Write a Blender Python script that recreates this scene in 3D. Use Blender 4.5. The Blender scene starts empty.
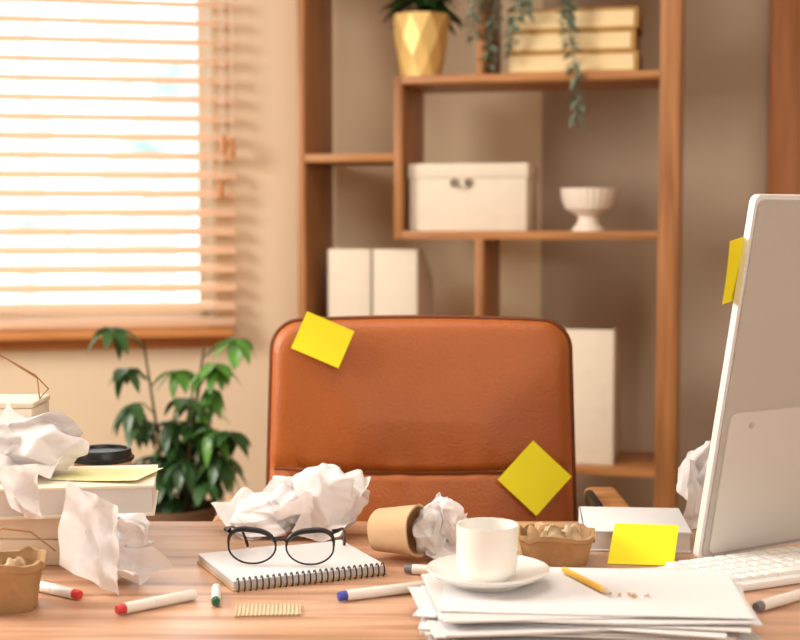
import bpy, bmesh, math, random
from mathutils import Matrix, Vector, Euler, noise
R = random.Random(7)
def lin(c):
    return tuple(((v/255)/12.92 if v/255 <= .04045 else ((v/255+.055)/1.055)**2.4) for v in c)
def T(x, y, z): return Matrix.Translation((x, y, z))
def Rz(a): return Matrix.Rotation(math.radians(a), 4, 'Z')
def Rx(a): return Matrix.Rotation(math.radians(a), 4, 'X')
def Ry(a): return Matrix.Rotation(math.radians(a), 4, 'Y')
I4 = Matrix.Identity(4)

# ---------------- materials ----------------
def base(name, rough=.6, spec=.5):
    m = bpy.data.materials.new(name); m.use_nodes = True
    nt = m.node_tree; b = nt.nodes['Principled BSDF']
    b.inputs['Roughness'].default_value = rough
    b.inputs['Specular IOR Level'].default_value = spec
    return m, nt, b
def mat(name, rgb, rough=.6, spec=.4, var=.06, vscale=8, bump=0, bscale=60, metal=0, stretch=(1, 1, 1), transl=0):
    m, nt, b = base(name, rough, spec)
    b.inputs['Metallic'].default_value = metal
    tc = nt.nodes.new('ShaderNodeTexCoord'); mp = nt.nodes.new('ShaderNodeMapping')
    mp.inputs['Scale'].default_value = stretch
    nt.links.new(tc.outputs['Object'], mp.inputs[0])
    n = nt.nodes.new('ShaderNodeTexNoise'); n.inputs['Scale'].default_value = vscale; n.inputs['Detail'].default_value = 4
    nt.links.new(mp.outputs[0], n.inputs['Vector'])
    cr = nt.nodes.new('ShaderNodeValToRGB')
    c = lin(rgb)
    cr.color_ramp.elements[0].position = .3; cr.color_ramp.elements[1].position = .7
    cr.color_ramp.elements[0].color = tuple(v*(1-var) for v in c)+(1,)
    cr.color_ramp.elements[1].color = tuple(min(1, v*(1+var)) for v in c)+(1,)
    nt.links.new(n.outputs['Fac'], cr.inputs[0]); nt.links.new(cr.outputs[0], b.inputs['Base Color'])
    if bump:
        n2 = nt.nodes.new('ShaderNodeTexNoise'); n2.inputs['Scale'].default_value = bscale; n2.inputs['Detail'].default_value = 5
        nt.links.new(mp.outputs[0], n2.inputs['Vector'])
        bp = nt.nodes.new('ShaderNodeBump'); bp.inputs['Strength'].default_value = bump; bp.inputs['Distance'].default_value = .004
        nt.links.new(n2.outputs['Fac'], bp.inputs['Height']); nt.links.new(bp.outputs[0], b.inputs['Normal'])
    if transl:
        tr = nt.nodes.new('ShaderNodeBsdfTranslucent'); nt.links.new(cr.outputs[0], tr.inputs['Color'])
        mx = nt.nodes.new('ShaderNodeMixShader'); mx.inputs[0].default_value = transl
        nt.links.new(b.outputs[0], mx.inputs[1]); nt.links.new(tr.outputs[0], mx.inputs[2])
        nt.links.new(mx.outputs[0], nt.nodes['Material Output'].inputs[0])
    return m
def wood(name, dark, light, stretch=(1.2, 22, 22), rough=.45, scale=2.2, bump=.15, e0=.3, e1=.62):
    m, nt, b = base(name, rough, .35)
    tc = nt.nodes.new('ShaderNodeTexCoord'); mp = nt.nodes.new('ShaderNodeMapping')
    mp.inputs['Scale'].default_value = stretch
    nt.links.new(tc.outputs['Object'], mp.inputs[0])
    n = nt.nodes.new('ShaderNodeTexNoise'); n.inputs['Scale'].default_value = scale; n.inputs['Detail'].default_value = 7
    n.inputs['Distortion'].default_value = .6
    nt.links.new(mp.outputs[0], n.inputs['Vector'])
    cr = nt.nodes.new('ShaderNodeValToRGB'); e = cr.color_ramp.elements
    e[0].position = e0; e[1].position = e1
    e[0].color = lin(dark)+(1,); e[1].color = lin(light)+(1,)
    nt.links.new(n.outputs['Fac'], cr.inputs[0]); nt.links.new(cr.outputs[0], b.inputs['Base Color'])
    bp = nt.nodes.new('ShaderNodeBump'); bp.inputs['Strength'].default_value = bump; bp.inputs['Distance'].default_value = .002
    nt.links.new(n.outputs['Fac'], bp.inputs['Height']); nt.links.new(bp.outputs[0], b.inputs['Normal'])
    return m
M_wallA = mat('paint_warm_beige', (234, 214, 186), .85, .2, .02, 2, .05, 200)
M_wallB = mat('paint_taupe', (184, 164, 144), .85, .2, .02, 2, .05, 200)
M_ceil = mat('paint_ceiling', (235, 230, 220), .9, .2, .02)
M_floor = wood('floor_laminate', (110, 80, 54), (150, 114, 80), (1, 10, 1))
M_trim = mat('trim_white', (236, 228, 216), .5, .4, .02)
M_desk = wood('desk_oak', (156, 110, 82), (216, 172, 142), (1.0, 14, 14), .28, 2.2, .12, .28, .58)
M_shelfV = wood('shelf_wood_vertical', (134, 86, 48), (180, 124, 76), (24, 24, 1.2), .45)
M_shelfH = wood('shelf_wood_horizontal', (146, 94, 52), (194, 136, 84), (1.2, 24, 24), .45)
M_door = wood('door_wood', (166, 102, 56), (202, 136, 82), (14, 14, 1), .45)
M_sill = wood('sill_wood', (182, 116, 60), (212, 148, 88), (1, 20, 20), .4)
M_slat = mat('blind_slat', (244, 212, 182), .45, .4, .02, 5, transl=.28)
M_leather = mat('leather_cognac', (168, 90, 36), .42, .45, .10, 4, .28, 220)
M_leatherD = mat('leather_piping', (112, 58, 24), .45, .4, .1, 8)
M_chrome = mat('chrome', (190, 188, 186), .2, .5, .02, metal=1)
M_black = mat('black_plastic', (22, 22, 24), .4, .5, .05)
M_yellow = mat('sticky_yellow', (250, 238, 48), .7, .2, .03, 12, transl=.12)
M_paper = mat('paper_white', (240, 238, 240), .75, .25, .015, 6, transl=.12)
M_tissue = mat('paper_crumpled', (242, 238, 238), .8, .2, .02, 8, .2, 40, transl=.22)
M_paper2 = mat('paper_offwhite', (222, 218, 216), .75, .25, .03, 6)
M_cream = mat('cream_cover', (236, 226, 208), .6, .3, .03)
M_kraft = mat('kraft_pulp', (176, 142, 104), .9, .1, .12, 30, .5, 120)
M_kraftl = mat('kraft_paper', (204, 168, 130), .8, .2, .07, 14, .2, 90)
M_card = mat('corrugated_card', (206, 182, 150), .85, .15, .07, 20, .2)
M_linen = mat('linen_box', (232, 220, 202), .85, .15, .03, 30, .25, 300)
M_ceram = mat('ceramic_white', (244, 241, 236), .18, .5, .01)
M_bowl = mat('ceramic_matte', (236, 224, 210), .5, .4, .02)
M_gold = mat('gold_paint', (232, 198, 124), .42, .5, .05, metal=.3)
M_leafD = mat('leaf_dark', (52, 88, 44), .32, .5, .35, 9, transl=.18)
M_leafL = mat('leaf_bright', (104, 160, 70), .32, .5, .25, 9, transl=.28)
M_leafG = mat('leaf_grey_green', (130, 150, 132), .6, .3, .2, 14, transl=.1)
M_stem = mat('stem_brown', (92, 74, 50), .8, .2, .1)
M_dry = mat('dry_stem', (170, 126, 84), .8, .2, .1)
M_soil = mat('soil', (52, 38, 28), .95, .1, .3, 40, .6)
M_pot = mat('pot_terracotta', (120, 92, 70), .7, .2, .08)
M_silver = mat('aluminium', (238, 236, 236), .32, .5, .01, metal=.1)
M_mback = mat('monitor_back_grey', (192, 187, 182), .3, .5, .03, 2)
M_mchin = mat('monitor_chin_grey', (214, 211, 207), .3, .5, .03, 2)
M_mgloss = mat('monitor_glass', (18, 18, 20), .08, .5, .01)
M_key = mat('key_white', (240, 238, 236), .5, .4, .01)
M_pen = mat('marker_barrel', (238, 234, 228), .35, .5, .01)
M_red = mat('cap_red', (206, 60, 62), .4, .5, .03)
M_green = mat('cap_green', (24, 96, 70), .4, .5, .03)
M_blue = mat('cap_blue', (62, 72, 168), .4, .5, .03)
M_grey = mat('cap_grey', (120, 118, 124), .4, .5, .03)
M_pencil = mat('pencil_yellow', (240, 190, 60), .45, .4, .03)
M_book = mat('book_cover_ochre', (196, 152, 88), .6, .3, .08)
M_pages = mat('book_pages', (240, 216, 170), .8, .2, .08, 3, stretch=(1, 1, 120))
M_tree = mat('tree_leaves_overexposed', (206, 222, 218), .8, .2, .12, 3)  # overexposure put into the colour: foliage paled almost to white
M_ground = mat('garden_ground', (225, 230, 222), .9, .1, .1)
M_lens, nt, b = base('lens_glass', .02); b.inputs['Transmission Weight'].default_value = 1; b.inputs['IOR'].default_value = 1.05

# ---------------- builder ----------------
class B:
    def __init__(s): s.bm = bmesh.new(); s.mats = []
    def mi(s, m):
        if m not in s.mats: s.mats.append(m)
        return s.mats.index(m)
    def add(s, t, M=I4, m=None, smooth=True):
        i = s.mi(m)
        t.normal_update()
        for f in t.faces: f.material_index = i; f.smooth = smooth
        t.transform(M)
        me = bpy.data.meshes.new('t'); t.to_mesh(me); t.free(); s.bm.from_mesh(me); bpy.data.meshes.remove(me)
    def box(s, c, size, m, bev=.0, M=I4, seg=2):
        t = bmesh.new(); bmesh.ops.create_cube(t, size=1)
        bmesh.ops.scale(t, vec=size, verts=t.verts); 
        if bev: bmesh.ops.bevel(t, geom=t.edges[:], offset=bev, segments=seg, affect='EDGES', profile=.5)
        s.add(t, M @ T(*c), m)
    def b2(s, lo, hi, m, bev=.0, M=I4):
        s.box([(a+b_)/2 for a, b_ in zip(lo, hi)], [b_-a for a, b_ in zip(lo, hi)], m, bev, M)
    def lathe(s, prof, m, seg=40, M=I4, twist=0, smooth=True, rib=0, nrib=0):
        t = bmesh.new(); rows = []
        for k, (r, z) in enumerate(prof):
            row = []
            for i in range(seg):
                a = 2*math.pi*(i+twist*k)/seg
                rr = r*(1+(rib*math.cos(a*nrib) if rib and r > .01 else 0))
                row.append(t.verts.new((rr*math.cos(a), rr*math.sin(a), z)))
            rows.append(row)
        for k in range(len(rows)-1):
            for i in range(seg):
                a, b_, c, d = rows[k][i], rows[k][(i+1) % seg], rows[k+1][(i+1) % seg], rows[k+1][i]
                if twist:
                    t.faces.new((a, b_, d)); t.faces.new((b_, c, d))
                else: t.faces.new((a, b_, c, d))
        if prof[0][0] > 1e-5: t.faces.new(rows[0][::-1])
        if prof[-1][0] > 1e-5: t.faces.new(rows[-1])
        bmesh.ops.remove_doubles(t, verts=t.verts, dist=1e-6)
        s.add(t, M, m, smooth)
    def tube(s, pts, r, m, seg=8, M=I4, closed=False):
        pts = [Vector(p) for p in pts]; n = len(pts); t = bmesh.new(); rows = []
        rs = r if isinstance(r, (list, tuple)) else [r]*n
        prev = None
        for k, p in enumerate(pts):
            if closed: d = pts[(k+1) % n]-pts[k-1]
            else: d = pts[min(k+1, n-1)]-pts[max(k-1, 0)]
            d.normalize()
            if prev is None: a = d.orthogonal().normalized()
            else: a = (prev-d*prev.dot(d)).normalized()
            prev = a; b_ = d.cross(a)
            rows.append([t.verts.new(p+(a*math.cos(2*math.pi*i/seg)+b_*math.sin(2*math.pi*i/seg))*rs[k]) for i in range(seg)])
        rng = n if closed else n-1
        for k in range(rng):
            A, C = rows[k], rows[(k+1) % n]
            for i in range(seg): t.faces.new((A[i], A[(i+1) % seg], C[(i+1) % seg], C[i]))
        if not closed:
            t.faces.new(rows[0][::-1]); t.faces.new(rows[-1])
        bmesh.ops.recalc_face_normals(t, faces=t.faces)
        s.add(t, M, m)
    def poly(s, vs, fs, m, M=I4, smooth=True):
        t = bmesh.new(); v = [t.verts.new(p) for p in vs]
        for f in fs: t.faces.new([v[i] for i in f])
        s.add(t, M, m, smooth)
    def leaf(s, L, W, m, M=I4, droop=.25, n=6):
        vs = []; fs = []
        for k in range(n+1):
            u = k/n; w = W/2*math.sin(math.pi*min(1, u**.8*.98+.02))**.8 if 0 < k < n else .0006
            z = -droop*L*u*u
            vs += [(L*u, -w, z+w*.3), (L*u, 0, z), (L*u, w, z+w*.3)]
        for k in range(n):
            a = k*3
            fs += [(a, a+3, a+4, a+1), (a+1, a+4, a+5, a+2)]
        s.poly(vs, fs, m, M)
    def grid(s, fn, nu, nv, m, M=I4, smooth=True):
        vs = [fn(i/nu, j/nv) for j in range(nv+1) for i in range(nu+1)]
        fs = [(j*(nu+1)+i, j*(nu+1)+i+1, (j+1)*(nu+1)+i+1, (j+1)*(nu+1)+i) for j in range(nv) for i in range(nu)]
        s.poly(vs, fs, m, M, smooth)
    def crumple(s, c, size, seed, m, sub=5, sharp=1.0, rot=0):
        r = random.Random(seed); t = bmesh.new(); bmesh.ops.create_icosphere(t, subdivisions=sub, radius=1)
        terms = []
        def rv():
            v = Vector((r.gauss(0, 1), r.gauss(0, 1), r.gauss(0, 1))); return v.normalized()
        for k in range(8): terms.append((rv(), r.uniform(.7, 1.4), r.uniform(0, 2), rv(), .30*sharp, .55))
        for k in range(7): terms.append((rv(), r.uniform(1.6, 3), r.uniform(0, 2), rv(), .10*sharp, .4))
        for k in range(5): terms.append((rv(), r.uniform(4, 6), r.uniform(0, 2), rv(), .018*sharp, .3))
        for v in t.verts:
            n = v.co.copy(); p = n.copy()
            for a, f, ph, d, am, nn in terms:
                x = (a.dot(p if f > 1.5 else n)*f+ph) % 2
                p = p+(d*.8+n*nn)*(abs(x-1)*2-1)*am
            v.co = p
        lo = [min(v.co[i] for v in t.verts) for i in range(3)]; hi = [max(v.co[i] for v in t.verts) for i in range(3)]
        for v in t.verts:
            q = [((v.co[i]-lo[i])/(hi[i]-lo[i])-.5)*size[i] for i in range(3)]
            v.co = (q[0], q[1], q[2]+size[2]/2)
        bmesh.ops.smooth_vert(t, verts=t.verts, factor=.5, use_axis_x=True, use_axis_y=True, use_axis_z=True)
        s.add(t, T(*c) @ Rz(rot), m, True)
    def sheet(s, M, w_, h_, seed, m, cup=.5, amp=.012, n=44, base_=None):
        r = random.Random(seed)
        def rv2():
            a = r.uniform(0, 2*math.pi); return (math.cos(a), math.sin(a))
        folds = [(rv2(), r.uniform(-.35, .35)) for k in range(5)]
        tri = [(rv2(), r.uniform(2.0, 5.5), r.uniform(0, 2), r.uniform(.4, 1)) for k in range(10)]
        t = bmesh.new(); V = []
        for j in range(n+1):
            for i in range(n+1):
                u, v = i/n-.5, j/n-.5
                z = 0; x, y = u*w_, v*h_
                for (d, o) in folds:
                    q = u*d[0]+v*d[1]-o
                    z += cup*abs(q)*w_*.35
                    if q > 0:
                        x -= d[0]*q*w_*.22; y -= d[1]*q*h_*.22
                for (d, f, ph, wt) in tri:
                    a = ((u*d[0]+v*d[1])*f+ph) % 2
                    z += (abs(a-1)*2-1)*amp*wt/(f*.4)
                    x += d[1]*(abs(((u*d[1]-v*d[0])*f+ph) % 2-1)-.5)*amp*.35
                V.append(Vector((x, y, z)))
        V = [M @ p for p in V]
        if base_ is not None:
            mz = min(p.z for p in V); V = [p+Vector((0, 0, base_-mz)) for p in V]
        vs = [t.verts.new(p) for p in V]
        for j in range(n):
            for i in range(n):
                a = j*(n+1)+i
                t.faces.new((vs[a], vs[a+1], vs[a+n+2])); t.faces.new((vs[a], vs[a+n+2], vs[a+n+1]))
        bmesh.ops.smooth_vert(t, verts=t.verts, factor=.5, use_axis_x=True, use_axis_y=True, use_axis_z=True)
        s.add(t, I4, m, True)
    def done(s, name, M=I4, angle=35):
        me = bpy.data.meshes.new(name); s.bm.to_mesh(me); s.bm.free()
        for m in s.mats: me.materials.append(m)
        try: me.set_sharp_from_angle(angle=math.radians(angle))
        except Exception: pass
        ob = bpy.data.objects.new(name, me); bpy.context.scene.collection.objects.link(ob)
        ob.matrix_world = M
        return ob

# ---------------- room ----------------
def frame(o, x):
    X = Vector((x[0], x[1], 0)).normalized(); Z = Vector((0, 0, 1)); Y = Z.cross(X)
    M = Matrix.Identity(4)
    for i in range(3): M[i][0] = X[i]; M[i][1] = Y[i]; M[i][2] = Z[i]; M[i][3] = (o[0], o[1], 0)[i]
    return M
FA = frame((.453, 4.5), (-.978, -.208)); FB = frame((.453, 4.5), (.974, -.225)); FS = frame((-.295, 4.044), (.974, -.225))
H = 2.75
W0, W1, WZ0, WZ1 = 1.04, 2.5, .875, 2.25
w = B()
w.b2((-.1, -.15, 0), (W0, 0, H), M_wallA); w.b2((W1, -.15, 0), (3.25, 0, H), M_wallA)
w.b2((W0, -.15, 0), (W1, 0, WZ0), M_wallA); w.b2((W0, -.15, WZ1), (W1, 0, H), M_wallA)
w.done('wall_back_left', FA)
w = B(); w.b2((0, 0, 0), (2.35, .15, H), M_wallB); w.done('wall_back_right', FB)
w = B(); w.b2((-2.75, -1.6, 0), (-2.6, 3.86, H), M_wallA); w.done('wall_left')
w = B(); w.b2((2.6, -1.6, 0), (2.75, 4.05, H), M_wallA); w.done('wall_right')
w = B(); w.b2((-2.75, -1.75, 0), (2.75, -1.6, H), M_wallA); w.done('wall_front')
w = B(); w.b2((-2.75, -1.75, -.1), (2.75, 4.8, 0), M_floor); w.done('floor')
w = B(); w.b2((-2.75, -1.75, H), (2.75, 4.8, H+.1), M_ceil); w.done('ceiling')
w = B(); w.b2((0.02, 0.0, 0), (3.1, .015, .09), M_trim, .003); w.done('baseboard_left', FA)
w = B(); w.b2((0.0, -.015, 0), (.68, 0, .09), M_trim, .003); w.done('baseboard_right', FB)
w = B()
fw = .045
for a, c in (((W0, -.12, WZ0), (W0+fw, -.05, WZ1)), ((W1-fw, -.12, WZ0), (W1, -.05, WZ1)), ((W0, -.12, WZ0), (W1, -.05, WZ0+fw)),
             ((W0, -.12, WZ1-fw), (W1, -.05, WZ1)), (((W0+W1)/2-.04, -.12, WZ0), ((W0+W1)/2+.04, -.05, WZ1)),):
    w.b2(a, c, M_trim, .004)
w.done('window_1', FA)
w = B(); w.b2((W0-.045, .001, .835), (W1+.05, .10, .860), M_sill, .004); w.b2((W0-.03, .001, .80), (W1+.03, .02, .835), M_sill, .002)
w.done('trim_1', FA)
w = B(); bx0, bx1 = .985, 2.52
w.b2((bx0, .03, WZ1+.0), (bx1, .085, WZ1+.05), M_slat, .004)
z = .93
while z < WZ1:
    def f(u, v, z=z):
        y = (u-.5)*.050; th = math.radians(-26)
        h = .004*(1-(2*u-1)**2)
        return (bx0+(bx1-bx0)*v, .056+y*math.cos(th)-h*math.sin(th), z+y*math.sin(th)+h)
    w.grid(f, 6, 1, M_slat)
    def f2(u, v, z=z): 
        p = f(u, v); return (p[0], p[1], p[2]-.0024)
    w.grid(f2, 6, 1, M_slat)
    z += .056
w.b2((bx0, .03, .866), (bx1, .082, .892), M_slat, .005)
for sx in (1.06, 1.7, 2.4):
    for yy in (.03, .083): w.tube([(sx, yy, .88), (sx, yy, WZ1)], .0012, M_trim, 5)
w.tube([(1.03, .095, 1.31), (1.03, .088, WZ1)], .0015, M_trim, 5)
w.tube([(.995, .095, 1.43), (.995, .088, WZ1)], .0015, M_trim, 5)
w.tube([(1.02, .095, 1.40), (1.02, .088, WZ1)], .0015, M_trim, 5)
for sx, zz in ((1.03, 1.25), (.995, 1.37), (1.02, 1.38)):
    w.lathe([(.0, 0), (.008, .002), (.009, .02), (.006, .055), (.002, .06)], M_sill, 12, T(sx, .095, zz))
w.done('venetian_blind', FA)
w = B(); w.b2((.70, -.03, 0), (.80, -.001, 2.12), M_door, .004); w.b2((1.62, -.03, 0), (1.72, -.001, 2.12), M_door, .004); w.b2((.70, -.03, 2.12), (1.72, -.001, 2.22), M_door, .004)
w.done('trim_2', FB)
w = B(); w.b2((.805, -.022, 0.005), (1.615, -.001, 2.115), M_door, .002)
for z0, z1 in ((.2, .95), (1.1, 1.95)): w.b2((.93, -.03, z0), (1.49, -.02, z1), M_door, .006)
w.lathe([(.0, 0), (.025, .005), (.02, .03), (0, .04)], M_chrome, 20, T(.87, -.022, 1.02) @ Rx(90)); w.done('door_1', FB)
w = B(); w.b2((-24, 4.9, -.5), (20, 46, -.3), M_ground); w.done('garden_ground')
w = B()
for k in range(14):
    x = -2.6+R.uniform(-.6, .5) if k < 11 else R.uniform(-4.6, -4.0); y = R.uniform(15, 17); r = R.uniform(.3, .6)
    w.crumple((x, y, R.uniform(.2, 3.6)), (r*2, r*2, r*2), 100+k, M_tree, 3)
for x in (-2.7, -4.3): w.tube([(x, 16, -.4), (x+.1, 16, 1.5), (x, 16, 3.5)], [.12, .1, .05], M_tree, 10)
w.done('garden_trees')

# ---------------- shelf ----------------
w = B(); D = .30; TH = .023; SW = 1.078
V = lambda s0, s1, z0, z1: w.b2((s0, 0, z0), (s1, D, z1), M_shelfV, .0015)
Hh = lambda s0, s1, zt: w.b2((s0, .001, zt-TH), (s1, D-.001, zt), M_shelfH, .0015)
V(0, .022, 0, 2.3); V(1.022, SW, 0, 2.3)
V(.285, .308, 1.132, 1.59); V(.519, .542, .501, 1.132); V(.519, .542, 1.59, 1.96)
Hh(.285, 1.022, 1.59); Hh(.285, 1.022, 1.155); Hh(.022, .285, 1.374); Hh(.022, 1.022, .501); Hh(.022, .519, .81)
Hh(.022, 1.022, 1.983); Hh(.022, 1.022, 2.3); Hh(.022, 1.022, .10)
w.done('bookshelf', FS)
def SP(s, d, z): return FS @ T(s, d, z)
w = B(); bw, bd, bh = .345, .24, .188
w.b2((0.004, 0.004, 0), (bw-.004, bd-.004, bh-.02), M_linen, .003); w.b2((0, 0, bh-.04), (bw, bd, bh+.003), M_linen, .004)
w.lathe([(.0, 0), (.012, 0), (.012, .004), (0, .005)], M_chrome, 16, T(bw*.45-.02, -.0005, bh-.052) @ Rx(90))
w.lathe([(.0, 0), (.012, 0), (.012, .004), (0, .005)], M_chrome, 16, T(bw*.45+.02, -.0005, bh-.052) @ Rx(90))
w.tube([(bw*.45-.02+.04*k/8, -.006-.008*math.sin(math.pi*k/8), bh-.05-.014*math.sin(math.pi*k/8)) for k in range(9)], .003, M_chrome, 8)
w.done('storage_box', SP(.316, .04, 1.155))
w = B()
w.lathe([(0, 0), (.045, 0), (.043, .008), (.030, .02), (.027, .04), (.038, .048), (.062, .062), (.073, .09), (.076, .12), (.072, .12), (.066, .095), (.05, .07), (0, .056)], M_bowl, 96, rib=.02, nrib=24)
w.done('footed_bowl', SP(.822, .11, 1.155))
def magfile(name, s, d, z, wd, dp, h, slant):
    w = B(); t = .003
    w.b2((0, 0, 0), (wd, t, h), M_linen, .001); w.b2((0, 0, 0), (wd, dp, t), M_linen)
    hb = h*(1-slant)
    w.b2((0, dp-t, 0), (wd, dp, hb), M_linen)
    for x in (0, wd-t):
        vs = [(x+e, y, zz) for e in (0, t) for y, zz in ((0, 0), (dp, 0), (dp, hb), (dp*.35, h), (0, h))]
        w.poly(vs, [(4, 3, 2, 1, 0), (5, 6, 7, 8, 9)]+[(k, (k+1) % 5, (k+1) % 5+5, k+5) for k in range(5)], M_linen, smooth=False)
    w.b2((.006, .006, .004), (wd-.008, dp*.9, hb*.9), M_pages)
    w.done(name, SP(s, d, z))
magfile('magazine_file', .076, .05, .81, .128, .22, .292, .3)
magfile('magazine_file.001', .210, .05, .81, .132, .22, .292, .3)
magfile('magazine_file.002', .755, .04, .501, .150, .25, .38, .4)
w = B()
for k in range(3):
    z0 = k*.059; dx = (0, .012, .004)[k]; L = (.365, .345, .36)[k]
    w.b2((dx, 0, z0), (dx+L, .2, z0+.007), M_book, .003); w.b2((dx, 0, z0+.051), (dx+L, .2, z0+.058), M_book, .003)
    w.b2((dx+.008, .006, z0+.007), (dx+L-.012, .19, z0+.051), M_pages)
    w.b2((dx+L-.008, 0, z0), (dx+L, .2, z0+.058), M_book, .003)
w.done('stack_of_books', SP(.597, .03, 1.59))
w = B()
w.lathe([(.058, 0), (.068, .06), (.078, .12), (.084, .185)], M_gold, 9, twist=.5, smooth=False)
w.lathe([(.08, .186), (.0, .186)], M_soil, 20)
for k in range(70):
    a = R.uniform(0, 360); el = R.uniform(0, 75)
    w.leaf(R.uniform(.09, .15), R.uniform(.03, .05), M_leafD, T(0, 0, .20+R.uniform(0, .05)) @ Rz(a) @ Ry(-el), .5)
w.done('potted_foliage_plant', SP(.336, .13, 1.59), 15)
w = B()
w.lathe([(.05, 0), (.07, .12), (.075, .13), (.065, .13), (.06, .11), (0, .11)], M_bowl, 32)
def strand(x, zend, seed, sway=.02):
    r = random.Random(seed); pts = [(r.uniform(-.02, .02), 0, .12), (x*.5, -.06, .15), (x, -.135, .10)]
    z = .06
    while z > zend:
        pts.append((x+sway*math.sin(z*9+seed), -.15+.006*math.sin(z*13), z)); z -= .026
    w.tube(pts, .0018, M_leafG, 6)
    for i, p in enumerate(pts[3:]):
        for q in range(2):
            for sgn in (0, 180):
                w.leaf(r.uniform(.024, .036), r.uniform(.018, .026), M_leafG, T(p[0], p[1], p[2]-q*.013) @ Rz(sgn+r.uniform(-50, 50)) @ Ry(r.uniform(-20, 50)), .3, 4)
for x, ze, sd in ((-.13, -.28, 1), (-.09, -.38, 2), (-.05, -.34, 3), (-.15, -.22, 9), (-.02, -.24, 4), (.12, -.52, 6), (.135, -.32, 7)): strand(x, ze, sd)
w.done('trailing_plant', SP(.665, .13, 1.983), 60)

# ---------------- desk ----------------
w = B()
w.b2((-1.15, 1.0, .715), (1.15, 1.994, .75), M_desk, .003)
for x in (-1.08, 1.08):
    for y in (1.07, 1.92): w.b2((x-.03, y-.03, 0), (x+.03, y+.03, .716), M_desk, .003)
w.b2((-1.05, 1.06, .64), (1.05, 1.08, .716), M_desk)
w.done('desk')
DZ = .75

# ---------------- chair ----------------
w = B()
hz = .285; hw = .2535
def outline():
    pts = []
    corners = [(hw*.955-.045, hz-.045, 0), (-(hw*.955-.045), hz-.045, 90), (-(hw-.04), -hz+.04, 180), (hw-.04, -hz+.04, 270)]
    for k, (x, z, a0) in enumerate(corners):
        rr = .045 if k < 2 else .04
        for i in range(13):
            a = math.radians(a0+90*i/12); pts.append((x+rr*math.cos(a), z+rr*math.sin(a)))
        nx, nz, na = corners[(k+1) % 4]; nr = .045 if (k+1) % 4 < 2 else .04
        a = math.radians(na); q = (nx+nr*math.cos(a), nz+nr*math.sin(a)); p = pts[-1]
        for i in range(1, 36): pts.append((p[0]+(q[0]-p[0])*i/36, p[1]+(q[1]-p[1])*i/36))
    return pts
ol = outline(); n = len(ol)
ol = [(x, z+(.008*(1-(x/hw)**2) if z > hz-.06 else 0)) for x, z in ol]
SEAM = .043
def seam(x): return SEAM+.006*(x/.22)**2
def ring(d, front):
    depth = (.022*(1-math.exp(-d/.006))+.014*min(1, d/.14)) if front else .02*(1-math.exp(-d/.01))
    pts = []
    for x, z in ol:
        sc = 1-d/.245
        xx, zz = x*sc, z*sc
        if front:
            e = zz-seam(xx)
            cre = .008*math.exp(-(e/.006)**2)*min(1, d/.02)+.003*math.exp(-(e/.03)**2)*min(1, d/.02)
            wr = .0036*noise.noise(Vector((xx*5, zz*9, 3)))*min(1, d/.02)
            if abs(e) < .08: wr += .0032*noise.noise(Vector((xx*30, zz*12, 1)))*math.exp(-(e/.03)**2)
            pts.append((xx, -depth+cre+wr, zz))
        else: pts.append((xx, depth+.0, zz))
    return pts
t = bmesh.new()
ds = [0, .002, .005, .009, .014, .02]+[.02+.003*i for i in range(1, 75)]
ds = [d for d in ds if d < .240]
rf = [[t.verts.new(p) for p in ring(d, True)] for d in ds]
rb = [[t.verts.new((p[0], p[1]+.03, p[2])) for p in ring(d, False)] for d in (0, .003, .008, .02, .06, .15)]
def bridge(A, C, fl):
    for i in range(n):
        f = (A[i], A[(i+1) % n], C[(i+1) % n], C[i]); t.faces.new(f if not fl else f[::-1])
for a, c in zip(rf, rf[1:]): bridge(a, c, False)
t.faces.new(rf[-1])
for a, c in zip(rb, rb[1:]): bridge(a, c, True)
t.faces.new(rb[-1][::-1]); bridge(rf[0], rb[0], True)
bmesh.ops.recalc_face_normals(t, faces=t.faces)
LB = T(.034, 2.24, .734) @ Rx(-6)
w.add(t, LB, M_leather)
w.tube([(x*1.003, -.002, z*1.002) for x, z in ol], .0034, M_leatherD, 8, LB, True)
w.tube([(x*1.003, .032, z*1.002) for x, z in ol], .0034, M_leatherD, 8, LB, True)
w.tube([(xx, -.0275, seam(xx)) for xx in [(-.235+.47*i/60) for i in range(61)]], .0020, M_leatherD, 6, LB)
w.box((.034, 2.02, .475), (.49, .47, .09), M_leather, .035, seg=4)
w.tube([(.034, 2.275, .52), (.034, 2.30, .45), (.034, 2.2, .41), (.034, 2.05, .41)], .022, M_black, 10)
for sx in (-1, 1):
    x = .034+sx*.262; dz = -.010 if sx > 0 else -.024
    w.tube([(x-sx*.03, 2.20, .44), (x+sx*.012, 2.20, .46), (x+sx*.02, 2.18, .70), (x+sx*.02, 2.14, .745+dz)], .011, M_chrome, 10)
    w.tube([(x-sx*.03, 1.95, .44), (x+sx*.012, 1.95, .46), (x+sx*.02, 2.0, .60), (x+sx*.02, 2.06, .745+dz)], .011, M_chrome, 10)
    w.box((x+sx*.024, 2.12, .757+dz), (.052, .20, .022), M_shelfH, .009, seg=3)
    w.box((x-sx*.004, 2.085, .767+dz), (.014, .11, .022), M_black, .005)
w.tube([(.034, 2.05, .43), (.034, 2.05, .10)], .025, M_chrome, 16)
for k in range(5):
    a = math.radians(90+72*k); ex, ey = .034+.29*math.cos(a), 2.05+.29*math.sin(a)
    w.tube([(.034, 2.05, .11), (ex, ey, .075)], [.025, .015], M_chrome, 10)
    w.tube([(ex, ey, .08), (ex, ey, .045)], .008, M_black, 8)
    w.lathe([(0, -.02), (.026, -.02), (.03, -.01), (.03, .01), (.026, .02), (0, .02)], M_black, 20, T(ex, ey, .03) @ Rz(math.degrees(a)) @ Rx(90))
w.done('office_chair')
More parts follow.
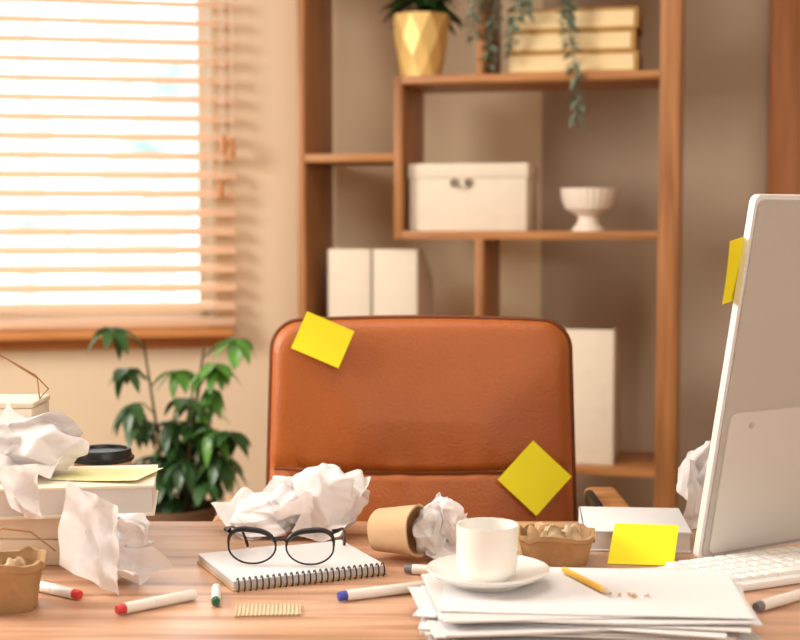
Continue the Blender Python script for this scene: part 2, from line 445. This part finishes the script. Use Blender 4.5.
def note(name, M, size=.076, curl=.006, h=None):
    h = h or size
    w = B()
    w.grid(lambda u, v: ((u-.5)*size, -curl*(1-v)**2, (v-.5)*h), 8, 8, M_yellow)
    w.grid(lambda u, v: ((u-.5)*size, -curl*(1-v)**2+.0003, (v-.5)*h), 8, 8, M_yellow)
    return w.done(name, M)
note('sticky_note', LB @ T(-.157, -.042, .256) @ Ry(23), .082, .008, .064)
note('sticky_note.001', LB @ T(.180, -.039, .036) @ Ry(43), .084, .010)

# ---------------- plant by the window ----------------
w = B(); px, py = -.555, 3.4
w.lathe([(.075, 0), (.095, .12), (.105, .19), (.108, .21), (.098, .21), (.094, .18), (0, .18)], M_pot, 40)
w.lathe([(.094, .185), (0, .188)], M_soil, 20)
r = random.Random(5)
for st in range(10):
    a = r.uniform(0, 2*math.pi); rad = r.uniform(.04, .11); h = r.uniform(.10, .42)
    if st < 4: h = .45-.04*st; rad = .04+.02*st
    ex, ey = rad*math.cos(a), rad*math.sin(a)
    if st == 0: ex, ey, h = .09, -.03, .43
    if st == 1: ex, ey, h = -.075, -.02, .45
    pts = [(ex*.2, ey*.2, .17), (ex*.5, ey*.5, .17+h*.5), (ex*.9, ey*.9, .17+h)]
    w.tube(pts, [.006, .004, .003], M_stem, 6)
    for wh in range(4):
        f = .28+.72*(wh+1)/4; zz = .17+h*f
        pa = r.uniform(0, 2*math.pi); pl = r.uniform(.03, .08)
        bx_, by_ = ex*.9*f, ey*.9*f
        qx, qy, qz = bx_+pl*math.cos(pa), by_+pl*math.sin(pa), zz+r.uniform(0, .04)
        w.tube([(bx_, by_, zz-.02), ((bx_+qx)/2, (by_+qy)/2, zz+.01), (qx, qy, qz)], .0018, M_leafD, 5)
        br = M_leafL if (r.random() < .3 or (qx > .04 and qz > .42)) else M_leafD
        for lf in range(7):
            w.leaf(r.uniform(.06, .095), r.uniform(.028, .038), br, T(qx, qy, qz) @ Rz(lf*51+r.uniform(-12, 12)) @ Ry(r.uniform(5, 55)), .35)
w.done('potted_schefflera', T(px, py, .275), 60)
w = B(); w.lathe([(.0, .245), (.14, .245), (.145, .255), (.14, .275), (0, .275)], M_shelfH, 40)
for k in range(3):
    a = math.radians(30+120*k); w.tube([(.09*math.cos(a), .09*math.sin(a), .248), (.13*math.cos(a), .13*math.sin(a), 0.002)], .012, M_shelfV, 10)
w.done('plant_stool', T(px, py, 0))

# ---------------- desk clutter ----------------
def crump(name, lumps, loc, m=M_tissue, sub=6, sheets=()):
    w = B()
    for c, sz, sd in lumps: w.crumple(c, sz, sd, m, sub, 1.0)
    for c, rot, sz, sd, cup in sheets:
        w.sheet(T(*c) @ Euler([math.radians(a) for a in rot]).to_matrix().to_4x4(), sz[0], sz[1], sd, m, cup, .006, base_=c[2])
    return w.done(name, T(*loc), 50)
crump('crumpled_paper', [((.035, 0, 0), (.115, .11, .100), 11), ((-.045, -.005, 0), (.115, .10, .055), 12), ((-.005, .01, .0), (.09, .08, .080), 17)], (-.133, 1.915, DZ),
      sheets=[((-.045, .0, 0), (14, -22, 20), (.12, .11), 5, .30), ((.04, -.01, .0), (50, 12, -20), (.10, .11), 6, .4), ((.0, -.03, .0), (20, 25, 50), (.10, .10), 26, .4)])
crump('crumpled_paper.001', [((0, 0, 0), (.074, .062, .082), 23)], (.052, 1.774, DZ), sheets=[((.006, 0, .0), (60, 10, 30), (.07, .08), 27, .4)])
crump('crumpled_paper.002', [((0.005, 0, 0), (.080, .08, .075), 31), ((.03, .0, .03), (.06, .05, .055), 33)], (-.356, 1.650, DZ), sheets=[((.0, -.01, 0), (64, 14, 12), (.11, .13), 8, .38), ((.01, .0, 0), (40, -20, 50), (.09, .11), 28, .4)])
crump('crumpled_paper.003', [((.01, 0, 0), (.13, .12, .085), 41), ((-.05, -.03, .0), (.10, .10, .07), 44)], (-.475, 1.80, .8555),
      sheets=[((-.01, -.01, 0), (35, 20, 10), (.16, .13), 9, .35), ((-.005, -.118, -.035), (80, 0, 20), (.08, .08), 10, .3)])
crump('crumpled_paper.004', [((0, 0, 0), (.09, .06, .120), 52)], (.442, 1.965, DZ), sheets=[((-.005, -.005, 0), (80, 8, 12), (.09, .12), 15, .3)])
w = B()
w.lathe([(0, 0), (.027, 0), (.0275, .002), (.0325, .058), (.0335, .060), (.0305, .060), (.026, .004), (0, .004)], M_kraftl, 40, rib=.025, nrib=5)
w.done('kraft_paper_cup', T(-.028, 1.778, DZ+.0345) @ Rz(-30) @ Ry(90-5.5) @ Rz(20))
ang = 24
NB = T(-.135, 1.712, DZ) @ Rz(ang)
w = B()
w.b2((-.098, -.074, .0), (.098, .080, .0025), M_kraftl, .0008); w.b2((-.096, -.070, .0025), (.096, .078, .0105), M_paper2, .0005); w.b2((-.097, -.072, .0105), (.097, .079, .0120), M_paper, .0006)
for k in range(26):
    x = -.092+.184*k/25
    w.tube([(x+.001*math.cos(a), -.074+.0075*math.cos(a), .0078+.0078*math.sin(a)) for a in [2*math.pi*i/14 for i in range(14)]], .0010, M_black, 6, closed=True)
w.done('spiral_notebook', NB)
w = B()
def lensout(sx):
    pts = []
    for i in range(48):
        a = 2*math.pi*i/48; c, s_ = math.cos(a), math.sin(a)
        x = .0290*math.copysign(abs(c)**.85, c); z = .0205*math.copysign(abs(s_)**.85, s_)
        if s_ > 0:
            z += .0060*c*s_ if c > 0 else .002*c*s_
            x += .0035*s_*max(0, c)
        else: x *= (1-.18*abs(s_)**1.5)
        pts.append((sx*(.0355+x), 0, .0215+z))
    return pts
for sx in (-1, 1):
    o = lensout(sx)
    w.tube(o, [.0012+.0024*max(0, math.sin(2*math.pi*i/48)) for i in range(48)], M_black, 8, closed=True)
    w.poly([(p[0], .0003, p[2]) for p in o], [tuple(range(48))], M_lens)
    w.tube([(sx*.063, 0, .041), (sx*.0685, .003, .042), (sx*.0695, .05, .037), (sx*.067, .095, .026), (sx*.065, .115, .008), (sx*.064, .122, -.001)], [.0034, .0026, .0016, .0016, .002, .002], M_black, 8)
w.tube([(-.0080, 0, .027), (-.004, -.001, .031), (.004, -.001, .031), (.0080, 0, .027)], .0016, M_black, 8)
w.done('eyeglasses', T(-.145, 1.680, DZ+.0138) @ Rz(-4) @ Rx(-3), 60)
w = B()
w.b2((-.036, -.022, 0), (.036, .022, .0015), M_card)
w.grid(lambda u, v: ((u-.5)*.072, (v-.5)*.044, .0024+.0005*math.sin(u*2*math.pi*16)), 128, 2, M_card)
w.done('corrugated_cardboard_scrap', T(-.146, 1.523, DZ) @ Rz(4))
def marker(name, a, b_, cap, r=.0062, barrel=M_pen, z=DZ):
    A = Vector((a[0], a[1], 0)); Bv = Vector((b_[0], b_[1], 0)); L = (Bv-A).length; yaw = math.degrees(math.atan2(Bv.y-A.y, Bv.x-A.x))
    w = B()
    w.lathe([(0, 0), (r*.75, 0), (r*.85, .002), (r*.9, .010), (r, .0102)], cap, 24)
    w.lathe([(r, .010), (r, .045), (r*1.06, .0455), (r*1.06, .047), (r, .0475), (r, L-.004), (r*.8, L-.001), (r*.5, L), (0, L)], barrel, 24)
    w.done(name, T(a[0], a[1], z+r*1.06) @ Rz(yaw) @ Ry(90))
marker('felt_marker', (-.310, 1.506), (-.233, 1.572), M_red)
marker('felt_marker.001', (-.364, 1.568), (-.448, 1.626), M_red)
marker('felt_marker.002', (-.206, 1.538), (-.214, 1.606), M_green, .0054)
marker('felt_marker.003', (-.070, 1.562), (.040, 1.612), M_blue)
marker('felt_marker.004', (.006, 1.69), (.085, 1.668), M_grey)
marker('felt_marker.005', (.392, 1.517), (.465, 1.577), M_grey)
w = B(); r = random.Random(3); z = 0
K = 20
for k in range(K):
    th = r.choice([.0007, .0012, .0018]); a = r.gauss(0, 4)
    f_ = 1-k/K
    dx, dy = r.gauss(0, .009), r.gauss(0, .006)-.020*f_
    if k == K-1: a, dx, dy = -5, .014, .004
    if k == K-2: a, dx, dy = 6, .0, .0
    if k == K-5: a, dx, dy = -11, .018, -.005
    if k == K-8: a, dx, dy = 8, -.012, -.008
    lx, ly = .157, .096
    sd = r.uniform(0, 6); am = r.uniform(.0, .0022)*(1 if k < K-1 else .5)
    def fs_(u, v, e=0):
        edge = max(0, .25-v)/.25
        return ((u-.5)*2*lx, (v-.5)*2*ly, e+am*(.5+.5*math.sin(u*7+sd))*edge**2)
    mm = M_paper if k % 3 else M_paper2
    M = T(dx, dy, z) @ Rz(a)
    w.grid(lambda u, v: fs_(u, v, th), 16, 8, mm, M); w.grid(lambda u, v: fs_(u, v, 0), 16, 8, mm, M)
    for (c0, c1) in (((0, 0), (1, 0)), ((1, 0), (1, 1)), ((1, 1), (0, 1)), ((0, 1), (0, 0))):
        w.grid(lambda u, v: fs_(c0[0]+(c1[0]-c0[0])*u, c0[1]+(c1[1]-c0[1])*u, th*v), 16, 1, mm, M, False)
    z += th+.0005
ZT = DZ+z
w.done('stack_of_papers', T(.190, 1.474, DZ))
w = B()
w.lathe([(0, 0), (.036, 0), (.037, .003), (.045, .005), (.062, .012), (.067, .0165), (.0665, .018), (.060, .0145), (.044, .0085), (.026, .006), (0, .006)], M_ceram, 64)
w.done('saucer', T(.096, 1.503, ZT))
w = B()
w.lathe([(0, 0), (.024, 0), (.026, .002), (.0315, .008), (.0335, .018), (.0338, .058), (.0335, .0595), (.0318, .0592), (.0312, .05), (.031, .018), (.026, .007), (0, .006)], M_ceram, 64)
w.tube([(.02, .031, .048)]+[(.02, .028+.02*math.sin(math.pi*i/8), .048-.032*i/8) for i in range(1, 8)]+[(.02, .028, .016)], .0035, M_ceram, 8, Rz(12))
w.done('coffee_cup', T(.095, 1.503, ZT+.0062))
w = B(); L = .11
w.lathe([(.0005, 0), (.0012, .003)], M_black, 6); w.lathe([(.0012, .003), (.0036, .016)], M_card, 6); w.lathe([(.0036, .016), (.0036, L)], M_pencil, 6); 
w.done('pencil', T(.222, 1.445, ZT+.0038) @ Rz(110) @ Ry(90))
w = B()
for k in range(5):
    x, y = r.gauss(0, .010), r.gauss(0, .005)
    rr = r.uniform(.003, .005)
    c = r.choice([M_card, M_kraftl])
    a0 = r.uniform(0, 6)
    w.grid(lambda u, v: (x+rr*math.cos(a0+u*3.5)*(.5+.5*v), y+rr*math.sin(a0+u*3.5)*(.5+.5*v), .0005+v*.002), 8, 1, c)
w.done('pencil_shavings', T(.245, 1.448, ZT))
def tray(name, M, a, b_, h, fill):
    w = B(); n = 48
    def rr(sx, sy, z, wob=0):
        pts = []
        for i in range(n):
            t_ = 2*math.pi*i/n; c, s_ = math.cos(t_), math.sin(t_)
            pts.append((sx*math.copysign(abs(c)**.45, c), sy*math.copysign(abs(s_)**.45, s_), z+wob*math.sin(t_*7)+wob*.6*math.sin(t_*11+1)))
        return pts
    rings = [rr(a*.76, b_*.76, 0), rr(a*.80, b_*.80, .003), rr(a*.93, b_*.93, h*.8), rr(a*1.0, b_*1.0, h*.86, .0015), rr(a*1.0, b_*1.0, h, .002), rr(a*.9, b_*.9, h, .002), rr(a*.74, b_*.74, .006)]
    vs = [p for q in rings for p in q]; fs = [(k*n+i, k*n+(i+1) % n, (k+1)*n+(i+1) % n, (k+1)*n+i) for k in range(6) for i in range(n)]
    fs += [tuple(range(n))[::-1], tuple(range(6*n, 7*n))]
    w.poly(vs, fs, M_kraft)
    if fill:
        for k in range(5): w.crumple((R.uniform(-a*.45, a*.45), R.uniform(-b_*.4, b_*.4), .006), (.035, .03, h*fill), 60+k, M_kraftl if k % 2 else M_card, 4)
    w.done(name, M, 30)
tray('pulp_seedling_pot', T(-.448, 1.545, DZ) @ Rz(12), .05, .045, .055, .85)
tray('pulp_tray', T(.198, 1.758, DZ) @ Rz(-6), .050, .042, .037, 1.1)
w = B(); w.tube([(0, 0, .012), (-.02, .0, .07), (.0, .01, .086), (.03, .02, .080), (.055, .03, .056)], .0010, M_dry, 5)
w.tube([(0, 0, .012), (-.03, .01, .06), (-.06, .02, .09)], .0010, M_dry, 5)
w.done('dried_grass_stem.001', T(-.448, 1.545, DZ))
w = B()
w.b2((-.27, 0, 0), (0, .17, .032), M_cream, .002); w.b2((-.265, .003, .0325), (-.008, .165, .064), M_linen, .002)
w.done('stack_of_boxes', T(-.392, 1.730, DZ) @ Rz(-2), 35)
w = B()
w.b2((-.28, 0, 0), (0, .15, .004), M_cream, .001); w.b2((-.28, 0, .035), (0, .15, .039), M_cream, .001)
w.b2((-.276, .003, .004), (-.003, .147, .035), M_paper2); w.b2((-.28, 0, 0), (-.276, .15, .039), M_cream, .001)
w.done('hardcover_book', T(-.306, 1.725, DZ+.0645) @ Rz(8), 35)
w = B(); w.grid(lambda u, v: ((u-.5)*.12, (v-.5)*.09, .0008+.004*u*u), 8, 2, mat('paper_pale_yellow', (240, 236, 180), .8, .2, .02)); w.done('paper_sheet', T(-.378, 1.785, DZ+.104) @ Rz(-12))
w = B(); z = 0
for k, (th, m) in enumerate(((.04, M_cream), (.045, M_kraftl), (.04, M_linen), (.05, M_cream), (.008, M_linen))):
    w.b2((-.25+R.uniform(-.005, .005), 0, z), (R.uniform(-.008, 0), .095, z+th), m, .002); z += th+.0004
w.done('stack_of_folders', T(-.494, 1.895, DZ))
w = B()
w.lathe([(0, 0), (.028, 0), (.029, .002), (.040, .100), (0, .100)], M_kraftl, 48)
w.lathe([(.041, .098), (.043, .100), (.043, .104), (.040, .105), (.039, .113), (.0375, .115), (.034, .1145), (.033, .111), (0, .111)], M_black, 48)
w.done('takeaway_coffee_cup', T(-.415, 1.938, DZ))
w = B()
for k, (pts) in enumerate(([(0, 0, 0), (.0, -.01, .03), (-.04, -.02, .058), (-.10, -.02, .085)], [(0, 0, 0), (.015, -.01, .015), (.0, -.02, .035), (-.09, -.03, .09)])):
    w.tube(pts, .0011, M_dry, 5)
w.done('dried_grass_stem', T(-.500, 1.93, DZ+.1855))
w = B(); w.b2((0, 0, 0), (.140, .155, .003), M_paper, .001); w.b2((.002, .002, .003), (.138, .153, .025), M_paper2); w.b2((0, 0, .025), (.140, .155, .028), M_paper, .001)
w.b2((0, 0, 0), (.003, .155, .028), M_paper, .001)
w.done('white_notebook', T(.240, 1.808, DZ) @ Rz(-5))
w = B()
f = lambda u, v, e=0: ((u-.5)*.082+v*.010, -.002-(1-v)*.064, .0008+e+.038*v**1.1+.004*math.sin(math.pi*v))
w.grid(lambda u, v: f(u, v), 6, 10, M_yellow); w.grid(lambda u, v: f(u, v, .0003), 6, 10, M_yellow)
w.done('sticky_note.002', T(.311, 1.797, DZ) @ Rz(-8))
w = B()
w.b2((0, 0, 0), (.285, .115, .010), M_silver, .004)
for rw in range(5):
    for k in range(14):
        if rw == 0 and 4 < k < 9: continue
        w.box((.012+.0186*k+.009, .012+.0205*rw+.009, .012), (.0162, .0172, .005), M_key, .0015)
w.b2((.105, .012, .0095), (.178, .0292, .0145), M_key, .0015)
w.done('computer_keyboard', T(.362, 1.584, DZ) @ Rz(26))
MX, MY = .374, 1.737
MM = T(MX, MY, DZ+.0045) @ Rz(32) @ Rx(11)
w = B(); mw, mh = .56, .466
def rrect(x0, x1, z0, z1, y0, y1, rad, m):
    t = bmesh.new(); pts = []
    for cx, cz_, a0 in ((x1-rad, z1-rad, 0), (x0+rad, z1-rad, 90), (x0+rad, z0+rad, 180), (x1-rad, z0+rad, 270)):
        for i in range(7):
            a = math.radians(a0+15*i); pts.append((cx+rad*math.cos(a), cz_+rad*math.sin(a)))
    A = [t.verts.new((p[0], y0, p[1])) for p in pts]; C = [t.verts.new((p[0], y1, p[1])) for p in pts]
    t.faces.new(A); t.faces.new(C[::-1])
    for i in range(len(pts)): t.faces.new((A[i], C[i], C[(i+1) % len(pts)], A[(i+1) % len(pts)]))
    bmesh.ops.recalc_face_normals(t, faces=t.faces)
    w.add(t, MM, m)
rrect(0, mw, 0, mh, 0, .009, .010, M_silver)
rrect(.005, mw-.005, .005, mh-.005, -.003, 0.001, .009, M_mback)
rrect(.012, mw-.012, .010, .195, -.006, -.002, .010, M_mchin)
rrect(.006, mw-.006, .05, mh-.006, .0088, .0098, .008, M_mgloss)
w.lathe([(0, 0), (.004, 0), (.004, .002), (0, .002)], M_mback, 12, MM @ T(.05, -.006, .178) @ Rx(90))
cxm, cym = MX+.28*.848, MY+.28*.53
w.tube([tuple(MM @ Vector((mw/2, 0, .15))), tuple(MM @ Vector((mw/2, -.03, .10))), (cxm+.03, cym-.03, DZ+.012)], .012, M_silver, 12)
w.box((cxm+.05, cym+.0, DZ+.002), (.12, .10, .004), M_silver, .001)
w.done('computer_monitor')
note('sticky_note.003', MM @ T(.016, .0122, .376) @ Rz(180+12) @ Ry(8), .08, .004)

# ---------------- lights ----------------
def area(name, loc, target, size, energy, col, sy=None):
    l = bpy.data.lights.new(name, 'AREA'); l.energy = energy; l.color = col; l.size = size
    o = bpy.data.objects.new(name, l); bpy.context.scene.collection.objects.link(o)
    o.location = loc; d = Vector(target)-Vector(loc); o.rotation_euler = d.to_track_quat('-Z', 'Y').to_euler()
area('added_fill_overhead', (-.3, 2.0, 2.65), (-.2, 2.6, 0), 1.6, 26, (1, .96, .90))  # added overhead fill light, no fixture hangs there
area('added_key_left', (-2.3, 2.0, 1.9), (.2, 2.2, .8), 1.0, 84, (1, .95, .87))  # added warm key from the window side, not a room lamp
area('added_fill_behind', (1.1, -1.2, 2.2), (-.5, 3.6, .9), 1.6, 40, (1, .96, .9))  # added fill from behind the camera, no real source there
sun = bpy.data.lights.new('sun', 'SUN'); sun.energy = 3; sun.angle = .05; sun.color = (1, .95, .86)
so = bpy.data.objects.new('sun', sun); bpy.context.scene.collection.objects.link(so)
so.rotation_euler = Vector((.35, -.5, -1.5)).to_track_quat('-Z', 'Y').to_euler()
wd = bpy.data.worlds.new('world'); bpy.context.scene.world = wd; wd.use_nodes = True
bg = wd.node_tree.nodes['Background']; bg.inputs[0].default_value = (.88, .95, 1, 1); bg.inputs[1].default_value = 2.4

cam = bpy.data.cameras.new('camera'); co = bpy.data.objects.new('camera', cam); bpy.context.scene.collection.objects.link(co)
co.location = (0, 0, 1.18); co.rotation_euler = (math.radians(86), 0, 0)
cam.lens = 63; cam.sensor_width = 36
cam.dof.use_dof = True; cam.dof.focus_distance = 1.78; cam.dof.aperture_fstop = 4.8
bpy.context.scene.camera = co
bpy.context.scene.view_settings.view_transform = 'Standard'
